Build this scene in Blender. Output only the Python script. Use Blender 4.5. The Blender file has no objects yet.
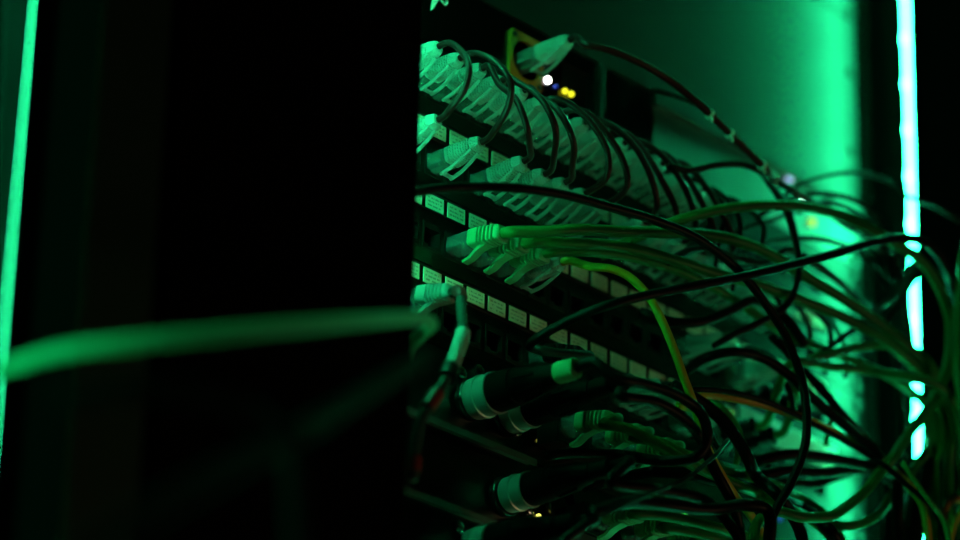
import bpy, bmesh, math, random
from mathutils import Vector, Matrix
random.seed(7)
S = bpy.context.scene
COL = S.collection
ZO = 1.3                                   # height of the top patch panel's middle above the floor

# ---------------------------------------------------------------- camera
CF = Vector((0.66959122, 0.62501735, 0.40124918))
CR = Vector((0.67416931, -0.73816081, 0.02478623))
CU = Vector((-0.31167825, -0.25391324, 0.91563352))
CP = Vector((-1.24751562, -1.16447002, -0.74756748 + ZO))
FPX = 3367.09
cam = bpy.data.cameras.new('camera')
co = bpy.data.objects.new('camera', cam)
COL.objects.link(co)
M3 = Matrix((CR, CU, -CF)).transposed()
co.matrix_world = Matrix.Translation(CP) @ M3.to_4x4()
cam.sensor_width = 36
cam.lens = FPX * 36 / 960
cam.clip_start = 0.05
cam.clip_end = 60
cam.dof.use_dof = True
cam.dof.focus_distance = 1.845
cam.dof.aperture_fstop = 3.0
S.camera = co
# ---------------------------------------------------------------- world, exposure, room light
w = bpy.data.worlds.new('world'); S.world = w; w.use_nodes = True
w.node_tree.nodes['Background'].inputs[0].default_value = (0.7, 0.8, 0.75, 1)
w.node_tree.nodes['Background'].inputs[1].default_value = 0.0008
S.view_settings.view_transform = 'Standard'
S.view_settings.look = 'None'
S.view_settings.exposure = 0
S.view_settings.gamma = 1
S.view_settings.use_curve_mapping = False
LED_COL = (0.016, 1.0, 0.35)
LED_RIGHT = 78.0
LED_LEFT = 100.0
LED_NEIGHBOUR = 9.0
la = bpy.data.lights.new('room_glow', 'AREA'); la.shape = 'RECTANGLE'; la.size = 0.9; la.size_y = 0.5
la.color = (1.0, 0.72, 0.36); la.energy = 3.3
lo = bpy.data.objects.new('room_glow', la); COL.objects.link(lo)
lo.location = (1.3, -1.7, 0.45)
lo.rotation_euler = (Vector((0.15, 0, ZO)) - Vector(lo.location)).to_track_quat('-Z', 'Y').to_euler()
S.cycles.max_bounces = 8
S.cycles.transparent_max_bounces = 24
S.cycles.sample_clamp_indirect = 2.0
S.cycles.use_denoising = True

def at(px, py, out=0.0):
    """point of the rack seen at a pixel, `out` millimetres in front of the mounting plane"""
    d = CF * FPX + CR * (px - 480) + CU * (270 - py)
    t = (-out / 1000 - CP.y) / d.y
    return CP + d * t

# ---------------------------------------------------------------- materials
MATS = {}
def mat(name, col, rough=0.5, metal=0.0, spec=0.5, trans=0.0, coat=0.0, emit=None, es=0.0, bump=None):
    m = bpy.data.materials.new(name); m.use_nodes = True
    nt = m.node_tree; b = nt.nodes['Principled BSDF']
    b.inputs['Base Color'].default_value = (*col, 1)
    b.inputs['Roughness'].default_value = rough
    b.inputs['Metallic'].default_value = metal
    b.inputs['Specular IOR Level'].default_value = spec
    b.inputs['Coat Weight'].default_value = coat
    if emit:
        b.inputs['Emission Color'].default_value = (*emit, 1)
        b.inputs['Emission Strength'].default_value = es
    if bump:
        tc = nt.nodes.new('ShaderNodeTexCoord'); n = nt.nodes.new('ShaderNodeTexNoise')
        n.inputs['Scale'].default_value = bump[0]; n.inputs['Detail'].default_value = 3
        bp = nt.nodes.new('ShaderNodeBump'); bp.inputs['Strength'].default_value = bump[1]
        bp.inputs['Distance'].default_value = bump[2] if len(bump) > 2 else 0.0006
        nt.links.new(tc.outputs['Object'], n.inputs['Vector']); nt.links.new(n.outputs['Fac'], bp.inputs['Height'])
        nt.links.new(bp.outputs['Normal'], b.inputs['Normal'])
        mr = nt.nodes.new('ShaderNodeMapRange'); mr.inputs['To Min'].default_value = rough * 0.85
        mr.inputs['To Max'].default_value = min(1, rough * 1.2)
        nt.links.new(n.outputs['Fac'], mr.inputs['Value']); nt.links.new(mr.outputs['Result'], b.inputs['Roughness'])
    if trans > 0:
        tr = nt.nodes.new('ShaderNodeBsdfTransparent'); mx = nt.nodes.new('ShaderNodeMixShader')
        tr.inputs['Color'].default_value = (0.85, 0.95, 0.92, 1)
        mx.inputs[0].default_value = trans
        out = nt.nodes['Material Output']
        nt.links.new(b.outputs[0], mx.inputs[1]); nt.links.new(tr.outputs[0], mx.inputs[2])
        nt.links.new(mx.outputs[0], out.inputs['Surface'])
    MATS[name] = m
    return m
def sheet(name, gloss, rough, diff, scale=700):
    """powder-coated sheet: soft Beckmann sheen over a dark base"""
    m = bpy.data.materials.new(name); m.use_nodes = True
    nt = m.node_tree; N = nt.nodes.new; L = nt.links.new
    nt.nodes.remove(nt.nodes['Principled BSDF'])
    g = N('ShaderNodeBsdfGlossy'); g.distribution = 'BECKMANN'; g.inputs['Color'].default_value = (gloss,) * 3 + (1,); g.inputs['Roughness'].default_value = rough
    d = N('ShaderNodeBsdfDiffuse'); d.inputs['Color'].default_value = (diff,) * 3 + (1,)
    tc = N('ShaderNodeTexCoord'); n = N('ShaderNodeTexNoise'); n.inputs['Scale'].default_value = scale / 20; n.inputs['Detail'].default_value = 4
    mr = N('ShaderNodeMapRange'); mr.inputs['To Min'].default_value = rough * 0.96; mr.inputs['To Max'].default_value = rough * 1.04
    L(tc.outputs['Object'], n.inputs['Vector']); L(n.outputs['Fac'], mr.inputs['Value']); L(mr.outputs['Result'], g.inputs['Roughness'])
    a = N('ShaderNodeAddShader'); L(g.outputs[0], a.inputs[0]); L(d.outputs[0], a.inputs[1]); L(a.outputs[0], nt.nodes['Material Output'].inputs['Surface'])
    MATS[name] = m
    return m
BLACK = sheet('satin_black_paint', 0.075, 0.345, 0.0012)
POSTM = mat('matte_black_post', (0.002, 0.002, 0.002), 0.85, spec=0.02, bump=(600, 0.2))
POSTN = mat('green_lit_black', (0.003, 0.03, 0.016), 0.6, spec=0.3, bump=(600, 0.2))  # black post with the faint green light put into its colour
BLANK = sheet('grey_steel_panel', 0.100, 0.42, 0.008)
RAILM = mat('galvanised_rail', (0.16, 0.16, 0.16), 0.4, metal=0.4, bump=(500, 0.2))
LIPM = mat('dull_grey_lip', (0.11, 0.11, 0.105), 0.5, metal=0.4)
PLATE = sheet('bracket_plate_grey', 0.24, 0.46, 0.02)
JACKM = mat('black_plastic', (0.008, 0.008, 0.008), 0.4, spec=0.25)
PLUGB = mat('matte_black_housing', (0.002, 0.002, 0.002), 0.6, spec=0.07)
GLOSS = mat('glossy_black_plastic', (0.008, 0.008, 0.009), 0.18)
CLEAR = mat('clear_plastic', (0.55, 0.55, 0.53), 0.12, spec=0.9, trans=0.62, bump=(900, 1.0, 0.004))
CLEARB = mat('frosted_clear_boot', (0.80, 0.80, 0.78), 0.14, spec=1.0, trans=0.40, bump=(900, 1.0, 0.004))
GOLD = mat('gold_contact', (0.8, 0.6, 0.25), 0.25, metal=1)
GBOOT = mat('green_boot_rubber', (0.10, 0.42, 0.20), 0.5)
GJACK = mat('green_cable_jacket', (0.011, 0.18, 0.04), 0.45, spec=0.2)
BJACK = mat('black_cable_jacket', (0.003, 0.003, 0.003), 0.45, spec=0.13)
RJACK = mat('dark_red_cable_jacket', (0.065, 0.004, 0.005), 0.36, spec=0.3)
YJACK = mat('yellow_cable_jacket', (0.50, 0.30, 0.02), 0.42, spec=0.3)
OJACK = mat('orange_cable_jacket', (0.60, 0.12, 0.02), 0.42)
TJACK = mat('pale_cable_jacket', (0.28, 0.30, 0.28), 0.45)
GREYJ = mat('grey_green_cable_jacket', (0.10, 0.62, 0.34), 0.6, spec=0.2)
DIMJ = mat('matte_black_jacket', (0.006, 0.006, 0.006), 0.8, spec=0.05)
SLATEJ = mat('slate_cable_jacket', (0.03, 0.045, 0.04), 0.5, spec=0.2)
REDB = mat('red_heat_shrink', (0.25, 0.01, 0.01), 0.4)
STEEL = mat('nickel_steel', (0.60, 0.60, 0.58), 0.4, metal=0.6, bump=(900, 0.2))
SCREWM = mat('screw_steel', (0.45, 0.45, 0.45), 0.2, metal=1)
DSCREW = mat('black_screw', (0.01, 0.01, 0.01), 0.4)
CAPM = mat('pale_green_cap', (0.16, 0.42, 0.18), 0.55)
YPLATE = mat('yellow_flange_paint', (0.60, 0.13, 0.0), 0.5)
LOGO = mat('white_logo_print', (0.75, 0.75, 0.72), 0.5)
CARD = mat('white_card', (0.62, 0.62, 0.58), 0.35, coat=0.3)
TIE = mat('pale_cable_tie', (0.6, 0.62, 0.58), 0.35)
FLOORM = mat('dark_floor_tile', (0.05, 0.05, 0.05), 0.5)
WALLM = mat('dark_wall_paint', (0.04, 0.04, 0.04), 0.9)
STRIPR = mat('led_strip_light', (0.8, 0.8, 0.8), 0.4, emit=LED_COL, es=LED_RIGHT)
STRIPC = mat('led_chip_light', (0.8, 0.8, 0.8), 0.4, emit=LED_COL, es=LED_RIGHT * 1.3)
STRIPL = mat('led_strip_light_left', (0.8, 0.8, 0.8), 0.4, emit=LED_COL, es=LED_LEFT)
STRIPN = mat('led_strip_light_neighbour', (0.8, 0.8, 0.8), 0.4, emit=LED_COL, es=LED_NEIGHBOUR)
STRIPM = mat('led_strip_light_far', (0.8, 0.8, 0.8), 0.4, emit=LED_COL, es=230)
LWHITE = mat('white_indicator', (0.8, 0.8, 0.8), 0.4, emit=(1, 0.95, 0.9), es=12)
LYEL = mat('yellow_indicator', (0.8, 0.7, 0.1), 0.4, emit=(1, 0.95, 0.02), es=1.6)
LYEL2 = mat('dim_yellow_glow_dot', (0.5, 0.5, 0.1), 0.4, emit=(0.7, 1, 0.02), es=0.8)
LPALE = mat('pale_yellow_indicator', (0.8, 0.7, 0.1), 0.4, emit=(1, 0.95, 0.15), es=2.5)
LGRN = mat('green_indicator', (0.1, 0.8, 0.1), 0.4, emit=(0.08, 1, 0.12), es=1.2)
LBLUE = mat('blue_indicator', (0.1, 0.1, 0.8), 0.4, emit=(0.05, 0.08, 1), es=0.2)
LVIO = mat('violet_glow_dot', (0.5, 0.5, 0.8), 0.4, emit=(0.45, 0.5, 1), es=1.2)

def label_material():
    m = bpy.data.materials.new('printed_paper_label'); m.use_nodes = True
    nt = m.node_tree; b = nt.nodes['Principled BSDF']; N = nt.nodes.new; L = nt.links.new
    tc = N('ShaderNodeTexCoord'); sp = N('ShaderNodeSeparateXYZ'); L(tc.outputs['Object'], sp.inputs[0])
    m1 = N('ShaderNodeMath'); m1.operation = 'MULTIPLY'; m1.inputs[1].default_value = 2 * math.pi / 0.0023; L(sp.outputs[2], m1.inputs[0])
    m2 = N('ShaderNodeMath'); m2.operation = 'COSINE'; L(m1.outputs[0], m2.inputs[0])
    m3 = N('ShaderNodeMath'); m3.operation = 'GREATER_THAN'; m3.inputs[1].default_value = 0.15; L(m2.outputs[0], m3.inputs[0])
    ns = N('ShaderNodeTexNoise'); ns.inputs['Scale'].default_value = 900; ns.inputs['Detail'].default_value = 1
    mp = N('ShaderNodeMapping'); mp.inputs['Scale'].default_value = (1, 1, 0.35)
    oi = N('ShaderNodeObjectInfo'); ad = N('ShaderNodeVectorMath'); ad.operation = 'ADD'
    L(tc.outputs['Object'], ad.inputs[0]); L(oi.outputs['Random'], ad.inputs[1]); L(ad.outputs[0], mp.inputs[0]); L(mp.outputs[0], ns.inputs['Vector'])
    m4 = N('ShaderNodeMath'); m4.operation = 'GREATER_THAN'; m4.inputs[1].default_value = 0.46; L(ns.outputs['Fac'], m4.inputs[0])
    m5 = N('ShaderNodeMath'); m5.operation = 'MULTIPLY'; L(m3.outputs[0], m5.inputs[0]); L(m4.outputs[0], m5.inputs[1])
    ax = N('ShaderNodeMath'); ax.operation = 'ABSOLUTE'; L(sp.outputs[0], ax.inputs[0])
    m6 = N('ShaderNodeMath'); m6.operation = 'LESS_THAN'; m6.inputs[1].default_value = 0.0055; L(ax.outputs[0], m6.inputs[0])
    az = N('ShaderNodeMath'); az.operation = 'ABSOLUTE'; L(sp.outputs[2], az.inputs[0])
    m7 = N('ShaderNodeMath'); m7.operation = 'LESS_THAN'; m7.inputs[1].default_value = 0.0031; L(az.outputs[0], m7.inputs[0])
    m8 = N('ShaderNodeMath'); m8.operation = 'MULTIPLY'; L(m5.outputs[0], m8.inputs[0]); L(m6.outputs[0], m8.inputs[1])
    m9 = N('ShaderNodeMath'); m9.operation = 'MULTIPLY'; L(m8.outputs[0], m9.inputs[0]); L(m7.outputs[0], m9.inputs[1])
    mx = N('ShaderNodeMix'); mx.data_type = 'RGBA'; mx.inputs[6].default_value = (0.74, 0.64, 0.50, 1); mx.inputs[7].default_value = (0.38, 0.33, 0.26, 1)
    L(m9.outputs[0], mx.inputs[0]); L(mx.outputs[2], b.inputs['Base Color'])
    b.inputs['Roughness'].default_value = 0.55
    return m
PAPER = label_material()

# ---------------------------------------------------------------- mesh helpers
def bx(bm, x0, x1, y0, y1, z0, z1, bev=0.0):
    vs = [bm.verts.new((x, y, z)) for x in (x0, x1) for y in (y0, y1) for z in (z0, z1)]
    q = [(0, 1, 3, 2), (4, 6, 7, 5), (0, 4, 5, 1), (2, 3, 7, 6), (0, 2, 6, 4), (1, 5, 7, 3)]
    fs = [bm.faces.new([vs[i] for i in f]) for f in q]
    if bev > 0:
        es = list({e for f in fs for e in f.edges})
        bmesh.ops.bevel(bm, geom=es, offset=bev, segments=2, affect='EDGES', profile=0.6)

def loft(bm, secs, n=20, power=4.0, caps=True):
    """sections (y, half width, half height, x offset, z offset) along -Y"""
    rings = []
    for s in secs:
        y, a, b, xo, zo = (list(s) + [0, 0])[:5]
        ring = []
        for k in range(n):
            t = 2 * math.pi * (k + 0.5) / n
            c, s_ = math.cos(t), math.sin(t)
            x = a * math.copysign(abs(c) ** (2 / power), c); z = b * math.copysign(abs(s_) ** (2 / power), s_)
            ring.append(bm.verts.new((x + xo, y, z + zo)))
        rings.append(ring)
    for r0, r1 in zip(rings, rings[1:]):
        for k in range(n):
            bm.faces.new((r0[k], r0[(k + 1) % n], r1[(k + 1) % n], r1[k]))
    if caps:
        bm.faces.new(rings[0]); bm.faces.new(rings[-1][::-1])

def tube(bm, P, r, n=10, caps=True):
    rings = []; nrm = None
    for i, p in enumerate(P):
        t = (P[min(i + 1, len(P) - 1)] - P[max(i - 1, 0)]).normalized()
        if nrm is None:
            nrm = t.orthogonal().normalized()
        nrm = (nrm - t * nrm.dot(t)).normalized()
        b = t.cross(nrm)
        rr = r[i] if isinstance(r, list) else r
        rings.append([bm.verts.new(p + (nrm * math.cos(2 * math.pi * k / n) + b * math.sin(2 * math.pi * k / n)) * rr) for k in range(n)])
    for a, c in zip(rings, rings[1:]):
        for k in range(n):
            bm.faces.new((a[k], a[(k + 1) % n], c[(k + 1) % n], c[k]))
    if caps:
        bm.faces.new(rings[0][::-1]); bm.faces.new(rings[-1])

def spline(P, step=0.004):
    P = [Vector(p) for p in P]
    Q = [P[0] * 2 - P[1]] + P + [P[-1] * 2 - P[-2]]
    out = []
    for i in range(1, len(Q) - 2):
        p0, p1, p2, p3 = Q[i - 1:i + 3]
        a, b, c = [max((v - u).length, 1e-5) ** 0.5 for u, v in ((p0, p1), (p1, p2), (p2, p3))]
        n = max(3, int((p2 - p1).length / step))
        m1 = ((p1 - p0) / a - (p2 - p0) / (a + b) + (p2 - p1) / b) * b
        m2 = ((p2 - p1) / b - (p3 - p1) / (b + c) + (p3 - p2) / c) * b
        for k in range(n):
            t = k / n
            out.append(p1 * (2 * t**3 - 3 * t**2 + 1) + m1 * (t**3 - 2 * t**2 + t) + p2 * (3 * t**2 - 2 * t**3) + m2 * (t**3 - t**2))
    out.append(P[-1])
    return out

def finish(bm, name, m, smooth=None):
    bmesh.ops.recalc_face_normals(bm, faces=bm.faces)
    me = bpy.data.meshes.new(name); bm.to_mesh(me); bm.free()
    me.materials.append(m)
    if smooth is not None:
        me.polygons.foreach_set('use_smooth', [True] * len(me.polygons))
        if smooth < 179:
            me.set_sharp_from_angle(angle=math.radians(smooth))
    return me

def link(name, me, parent=None, loc=(0, 0, 0), rot=None):
    o = bpy.data.objects.new(name, me); COL.objects.link(o)
    o.parent = parent; o.location = loc
    if rot is not None:
        o.rotation_euler = rot
    return o

def obj(name, bm, m, parent=None, loc=(0, 0, 0), smooth=None, rot=None):
    return link(name, finish(bm, name, m, smooth), parent, loc, rot)

def boxo(name, dims, m, parent=None, loc=(0, 0, 0), bev=0.0):
    bm = bmesh.new(); bx(bm, *dims, bev); return obj(name, bm, m, parent, loc)

def tag(o, label, cat, group=None):
    o['label'] = label; o['category'] = cat
    if group:
        o['group'] = group
    return o

def thing(name, label, cat, loc=(0, 0, 0), group=None):
    o = bpy.data.objects.new(name, None); COL.objects.link(o); o.location = loc; o.empty_display_size = 0.02
    return tag(o, label, cat, group)

def structure(name, bm, m, smooth=None):
    o = obj(name, bm, m, smooth=smooth); o['kind'] = 'structure'; return o

def disc_mesh(r, h, n=20, power=2.0):
    bm = bmesh.new(); loft(bm, [(0, r, r), (-h * 0.7, r, r), (-h, r * 0.75, r * 0.75)], n, power); return bm

# ---------------------------------------------------------------- room
bm = bmesh.new(); bx(bm, -4, 4, -4, 2.5, -0.1, 0); structure('floor', bm, FLOORM)
bm = bmesh.new(); bx(bm, -4, 4, 2.5, 2.6, 0, 3); structure('wall_back', bm, WALLM)
bm = bmesh.new(); bx(bm, -4, 4, -4, 2.5, 3, 3.1); structure('ceiling', bm, WALLM)

# ---------------------------------------------------------------- racks
XL, XR, FY = -0.129, 0.360, -0.075
XP = 0.372                                 # inner face of the right post
rack = thing('server_rack', 'open black server rack full of patch panels and tangled cables', 'server rack', (0.1135, 0, 0))
def rpart(name, x0, x1, y0, y1, z0, z1, m, bev=0.0, parent=rack):
    px, py, pz = parent.location
    return boxo(name, (x0 - px, x1 - px, y0 - py, y1 - py, z0 - pz, z1 - pz), m, parent, bev=bev)
rpart('side_post', XL - 0.165, XL, FY, 0.04, 0, 2.3, POSTM, 0.0015)
rpart('side_post', XP, XP + 0.165, FY, 0.04, 0, 2.3, POSTM, 0.0015)
rpart('side_panel', XL - 0.03, XL - 0.02, 0.04, 0.85, 0.02, 2.28, POSTM)
rpart('side_panel', XR + 0.02, XR + 0.03, 0.04, 0.85, 0.02, 2.28, POSTM)
rpart('base_plate', XL - 0.03, XR + 0.03, 0.0, 0.85, 0.0, 0.06, POSTM)
rpart('top_plate', XL, XP, 0.0, 0.85, 2.24, 2.28, POSTM)
rpart('back_panel', XL - 0.03, XR + 0.03, 0.84, 0.85, 0.06, 2.24, POSTM)
rpart('mounting_rail', XL, XL + 0.03, 0.003, 0.03, 0.06, 2.24, RAILM)
rpart('mounting_rail', XR - 0.03, XR - 0.003, 0.003, 0.03, 0.06, 2.24, RAILM)
rpart('gap_filler', XR - 0.003, XP, 0.001, 0.03, 0.06, 2.24, POSTM)

def led_strip(x, side, y, z0, z1, body, chips, label, face_in=False):
    t = thing('led_strip', label, 'led strip', (x - side * 0.0003, y, z0))
    s = side
    bm = bmesh.new(); bx(bm, *sorted((0, -s * 0.0012)), -0.0055, 0.0055, 0, z1 - z0)
    for q in (-1,): bx(bm, *sorted((0, -s * 0.0048)), *sorted((q * 0.0046, q * 0.0055)), 0, z1 - z0)
    obj('channel', bm, POSTM, t)
    bm = bmesh.new(); bx(bm, *sorted((-s * 0.0012, -s * 0.0035)), -0.0018, 0.0018, 0, z1 - z0, 0.0005); obj('diffuser', bm, body, t)
    if chips:
        bm = bmesh.new(); bx(bm, *sorted((-s * 0.0034, -s * 0.0044)), -0.0020, 0.0020, -0.003, 0.003); cm = finish(bm, 'light_chip', chips)
        for k in range(int((z1 - z0) / 0.0333)):
            link('light_chip', cm, t, (0, 0, 0.0166 + k * 0.0333))
    return t
led_strip(XP, 1, -0.0315, 0.5, 2.2, STRIPR, STRIPC, 'bright vertical green-white led strip on the right rack post')
led_strip(XL, -1, -0.045, ZO - 0.055, 2.2, STRIPL, None, 'led strip on the inner face of the left rack post, lighting the clear plugs')

# neighbouring rack, at the left edge of the picture
nb = thing('server_rack', 'neighbouring rack at the far left, glowing green behind hanging black cables', 'server rack', (-0.6, 0, 0))
NX = -0.345
rpart('side_post', NX, XL - 0.172, FY + 0.001, 0.04, 0, 2.3, POSTM, 0, nb)
rpart('lit_front_band', NX + 0.001, XL - 0.173, FY + 0.0006, FY + 0.001, 0.05, 2.25, POSTN, 0, nb)  # thin tinted band painting the green light on the post's front
rpart('side_panel', NX + 0.0, NX + 0.01, 0.04, 0.85, 0.02, 2.28, POSTM, 0, nb)
rpart('mounting_rail', NX - 0.035, NX, 0.003, 0.03, 0.06, 2.24, RAILM, 0, nb)
rpart('mounting_rail', NX - 0.5, NX - 0.47, 0.003, 0.03, 0.06, 2.24, RAILM, 0, nb)
rpart('side_post', NX - 0.55, NX - 0.5, FY, 0.04, 0, 2.3, POSTM, 0.0015, nb)
rpart('base_plate', NX - 0.5, NX, 0.0, 0.85, 0.0, 0.06, POSTM, 0, nb)
rpart('top_plate', NX - 0.5, NX, 0.0, 0.85, 2.24, 2.28, POSTM, 0, nb)
rpart('pale_liner', NX - 0.0015, NX, -0.036, 0.003, 0.1, 2.2, PLATE, 0, nb)
led_strip(NX - 0.5, -1, -0.040, 0.6, 2.1, STRIPM, None, 'unseen led strip added on the far side of the neighbouring rack, outside the picture')  # added to light the cable crossing the left post
t = thing('led_strip', 'led strip tucked behind a black channel in the neighbouring rack at far left', 'led strip', (NX - 0.0018, -0.04, 0.6))
bm = bmesh.new(); bx(bm, -0.012, 0, -0.003, 0, 0, 1.5); obj('channel', bm, BLACK, t)
bm = bmesh.new(); bx(bm, -0.011, -0.003, 0, 0.002, 0, 1.5); obj('diffuser', bm, STRIPN, t)

t = thing('blanking_plate', 'pale plate glowing green in the neighbouring rack at the far left edge', 'blank panel', (NX - 0.25, 0, at(5, 275, 0).z))
bm = bmesh.new(); bx(bm, -0.245, 0.246, -0.0005, 0.0025, at(5, 345, 0).z - at(5, 275, 0).z, at(5, 215, 0).z - at(5, 275, 0).z, 0.0005); obj('face', bm, CARD, t)
# ---------------------------------------------------------------- shared equipment meshes
PITCH, X0 = 0.01736, -0.0221
def port_x(n): return X0 + n * PITCH
def jack_mesh():
    bm = bmesh.new(); W, H, w_, h_ = 0.0072, 0.0080, 0.0060, 0.0047
    bx(bm, -W, -w_, -0.0012, 0.016, -H, H); bx(bm, w_, W, -0.0012, 0.016, -H, H)
    bx(bm, -w_, w_, -0.0012, 0.016, h_, H); bx(bm, -w_, w_, -0.0012, 0.016, -H, -h_ - 0.0015)
    bx(bm, -w_, -0.003, -0.0012, 0.004, -h_ - 0.0015, -h_); bx(bm, 0.003, w_, -0.0012, 0.004, -h_ - 0.0015, -h_)
    bx(bm, -w_, w_, 0.0145, 0.016, -h_ - 0.0015, h_)
    return finish(bm, 'jack', JACKM)
JACK = jack_mesh()
def contacts_mesh():
    bm = bmesh.new()
    for k in range(8):
        x = (k - 3.5) * 0.00102
        bx(bm, x - 0.00025, x + 0.00025, 0.0102, 0.0138, 0.001, 0.0036)
    return finish(bm, 'contacts', GOLD)
JCON = contacts_mesh()
bm = bmesh.new(); bx(bm, -0.0070, 0.0070, -0.0006, 0.0, -0.00435, 0.00435); LABEL = finish(bm, 'paper_label', PAPER)
SCREW = finish(disc_mesh(0.0036, 0.002, 18), 'screw', SCREWM, 40)
DSCR = finish(disc_mesh(0.0042, 0.0018, 18), 'screw', DSCREW, 40)

def face_plate(bm, x0, x1, z0, z1, xs, zs, w, h, t=0.002):
    """front plate with rectangular openings centred at xs, zs"""
    zc = z0
    for z in sorted(zs):
        bx(bm, x0, x1, 0, t, zc, z - h)
        xc = x0
        for x in xs:
            bx(bm, xc, x - w, 0, t, z - h, z + h); xc = x + w
        bx(bm, xc, x1, 0, t, z - h, z + h)
        zc = z + h
    bx(bm, x0, x1, 0, t, zc, z1)

def u_shell(root, z0, z1, depth, m, x0=XL + 0.031, x1=XR - 0.031):
    """sheet metal case behind the face"""
    bm = bmesh.new()
    bx(bm, x0, x1, 0.002, depth, z1 - 0.0018, z1 - 0.0008); bx(bm, x0, x1, 0.002, depth, z0 + 0.0008, z0 + 0.0018)
    bx(bm, x0, x0 + 0.001, 0.002, depth, z0 + 0.0018, z1 - 0.0018); bx(bm, x1 - 0.001, x1, 0.002, depth, z0 + 0.0018, z1 - 0.0018)
    bx(bm, x0, x1, depth - 0.001, depth, z0 + 0.0018, z1 - 0.0018)
    obj('case', bm, m, root)

def patch_panel(zt, label, ports=range(-4, 20), card=None):
    """zt: top edge of the labels, relative to ZO"""
    z0, z1 = zt - 0.0414, zt + 0.0030
    r = thing('patch_bay', label, 'patch panel', (0, 0, ZO + z0), 'patch panels in the rack')
    zl = lambda z: z - z0
    xs = [port_x(n) for n in ports]; zp = zt - 0.0245
    bm = bmesh.new(); face_plate(bm, XL + 0.004, XR - 0.004, 0.0004, z1 - z0 - 0.0004, xs, [zl(zp)], 0.0072, 0.0080)
    obj('front_plate', bm, BLACK, r)
    for x in xs:
        j = link('jack', JACK, r, (x, 0.0008, zl(zp))); link('contacts', JCON, j)
        if not (card and card[0] < x < card[1]):
            link('paper_label', LABEL, r, (x, -0.0012, zl(zt - 0.00435)))
    bm = bmesh.new()
    bx(bm, xs[0] - 0.009, xs[-1] + 0.009, -0.0012, 0.0, zl(zt) + 0.0001, zl(zt) + 0.0012)
    bx(bm, xs[0] - 0.009, xs[-1] + 0.009, -0.0012, 0.0, zl(zt) - 0.0099, zl(zt) - 0.0088)
    obj('label_holder', bm, BLACK, r)
    if card:
        bm = bmesh.new(); bx(bm, card[0], card[1], -0.004, -0.0013, zl(zt) - 0.0125, zl(zt) + 0.0028, 0.0006)
        for q in range(1, 7):
            x = card[0] + (card[1] - card[0]) * q / 7
            bx(bm, x - 0.0003, x + 0.0003, -0.0045, -0.004, zl(zt) - 0.012, zl(zt))
        for q in (0.0035, 0.0075):
            bx(bm, card[0] + 0.002, card[1] - 0.002, -0.0045, -0.004, zl(zt) - q - 0.0004, zl(zt) - q + 0.0004)
        obj('label_card', bm, CARD, r)
    bm = bmesh.new(); bx(bm, XL + 0.031, XR - 0.031, 0.002, 0.05, 0.001, 0.004); bx(bm, XL + 0.031, XR - 0.031, 0.002, 0.05, 0.0404, 0.0434)
    obj('cable_shelf', bm, BLACK, r)
    for x in (XL + 0.010, XR - 0.010):
        for z in (0.006, 0.038):
            link('screw', DSCR, r, (x, 0, z))
    return r
ZB = 0.0303
U = 0.04445
patch_panel(ZB + U, 'patch panel directly under the switch, most of its ports filled with clear plugs')
patch_panel(ZB, 'middle patch panel, the one with thick green cables in its ports')
patch_panel(ZB - U, 'lowest labelled patch panel, with a red-banded cable at its left end', card=(0.226, 0.322))
PZ = {k: ZO + ZB + d - 0.0245 for k, d in (('A', U), ('B', 0), ('C', -U))}

# switch with two rows of ports
sz0 = 0.0778
sw = thing('network_switch', 'black network switch packed with a row of clear plugs', 'network switch', (0, 0, ZO + sz0))
xs = [port_x(n) for n in range(-4, 20)]
bm = bmesh.new(); face_plate(bm, XL + 0.004, XR - 0.004, 0.0004, U - 0.0004, xs, [0.0177], 0.0072, 0.0080); obj('front_plate', bm, BLACK, sw)
for x in xs:
    link('jack', JACK, sw, (x, 0.0008, 0.0177))
u_shell(sw, 0.0, U, 0.28, BLACK)
for x in (XL + 0.010, XR - 0.010):
    for z in (0.006, 0.038):
        link('screw', DSCR, sw, (x, 0, z))
SZ = (ZO + sz0 + 0.0177,)

# device with yellow flange, above the switch
dz0 = 0.1222
dv = thing('interface_box', 'black box above the switch with a yellow square socket flange and lit indicators', 'device', (0, 0, ZO + dz0))
DX1 = 0.1475
PCX, PCZ = 0.0325, 0.0200
bm = bmesh.new()
face_plate(bm, XL + 0.004, DX1, 0.0004, U - 0.0004, [PCX, 0.0765], [PCZ], 0.0132, 0.0135)
obj('front_plate', bm, BLACK, dv)
u_shell(dv, 0.0, U, 0.22, BLACK, x1=DX1 - 0.002)
bm = bmesh.new()                                                # yellow square flange with a round hole
N = 40
def sq(t, h, v):
    c, s = math.cos(t), math.sin(t); k = 1 / max(abs(c) / h, abs(s) / v); return (c * k, s * k)
rings = []
for y in (-0.0022, 0.0):
    outer = [bm.verts.new((PCX + sq(2 * math.pi * k / N + .02, 0.0142, 0.0163)[0], y, PCZ + sq(2 * math.pi * k / N + .02, 0.0142, 0.0163)[1])) for k in range(N)]
    inner = [bm.verts.new((PCX + 0.0122 * math.cos(2 * math.pi * k / N + .02), y, PCZ + 0.0122 * math.sin(2 * math.pi * k / N + .02))) for k in range(N)]
    rings.append((outer, inner))
for k in range(N):
    j = (k + 1) % N
    (o0, i0), (o1, i1) = rings
    bm.faces.new((o0[k], o0[j], i0[j], i0[k])); bm.faces.new((o1[k], i1[k], i1[j], o1[j]))
    bm.faces.new((o0[k], o1[k], o1[j], o0[j])); bm.faces.new((i0[k], i0[j], i1[j], i1[k]))
fl = obj('socket_flange', bm, YPLATE, dv)
link('jack', JACK, dv, (PCX, 0.0115, PCZ))
for sx, sz in ((-1, 1), (1, -1)):
    link('screw', finish(disc_mesh(0.0017, 0.0012, 14), 'screw', DSCREW, 40), fl, (PCX + sx * 0.0112, -0.0022, PCZ + sz * 0.0132))
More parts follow.
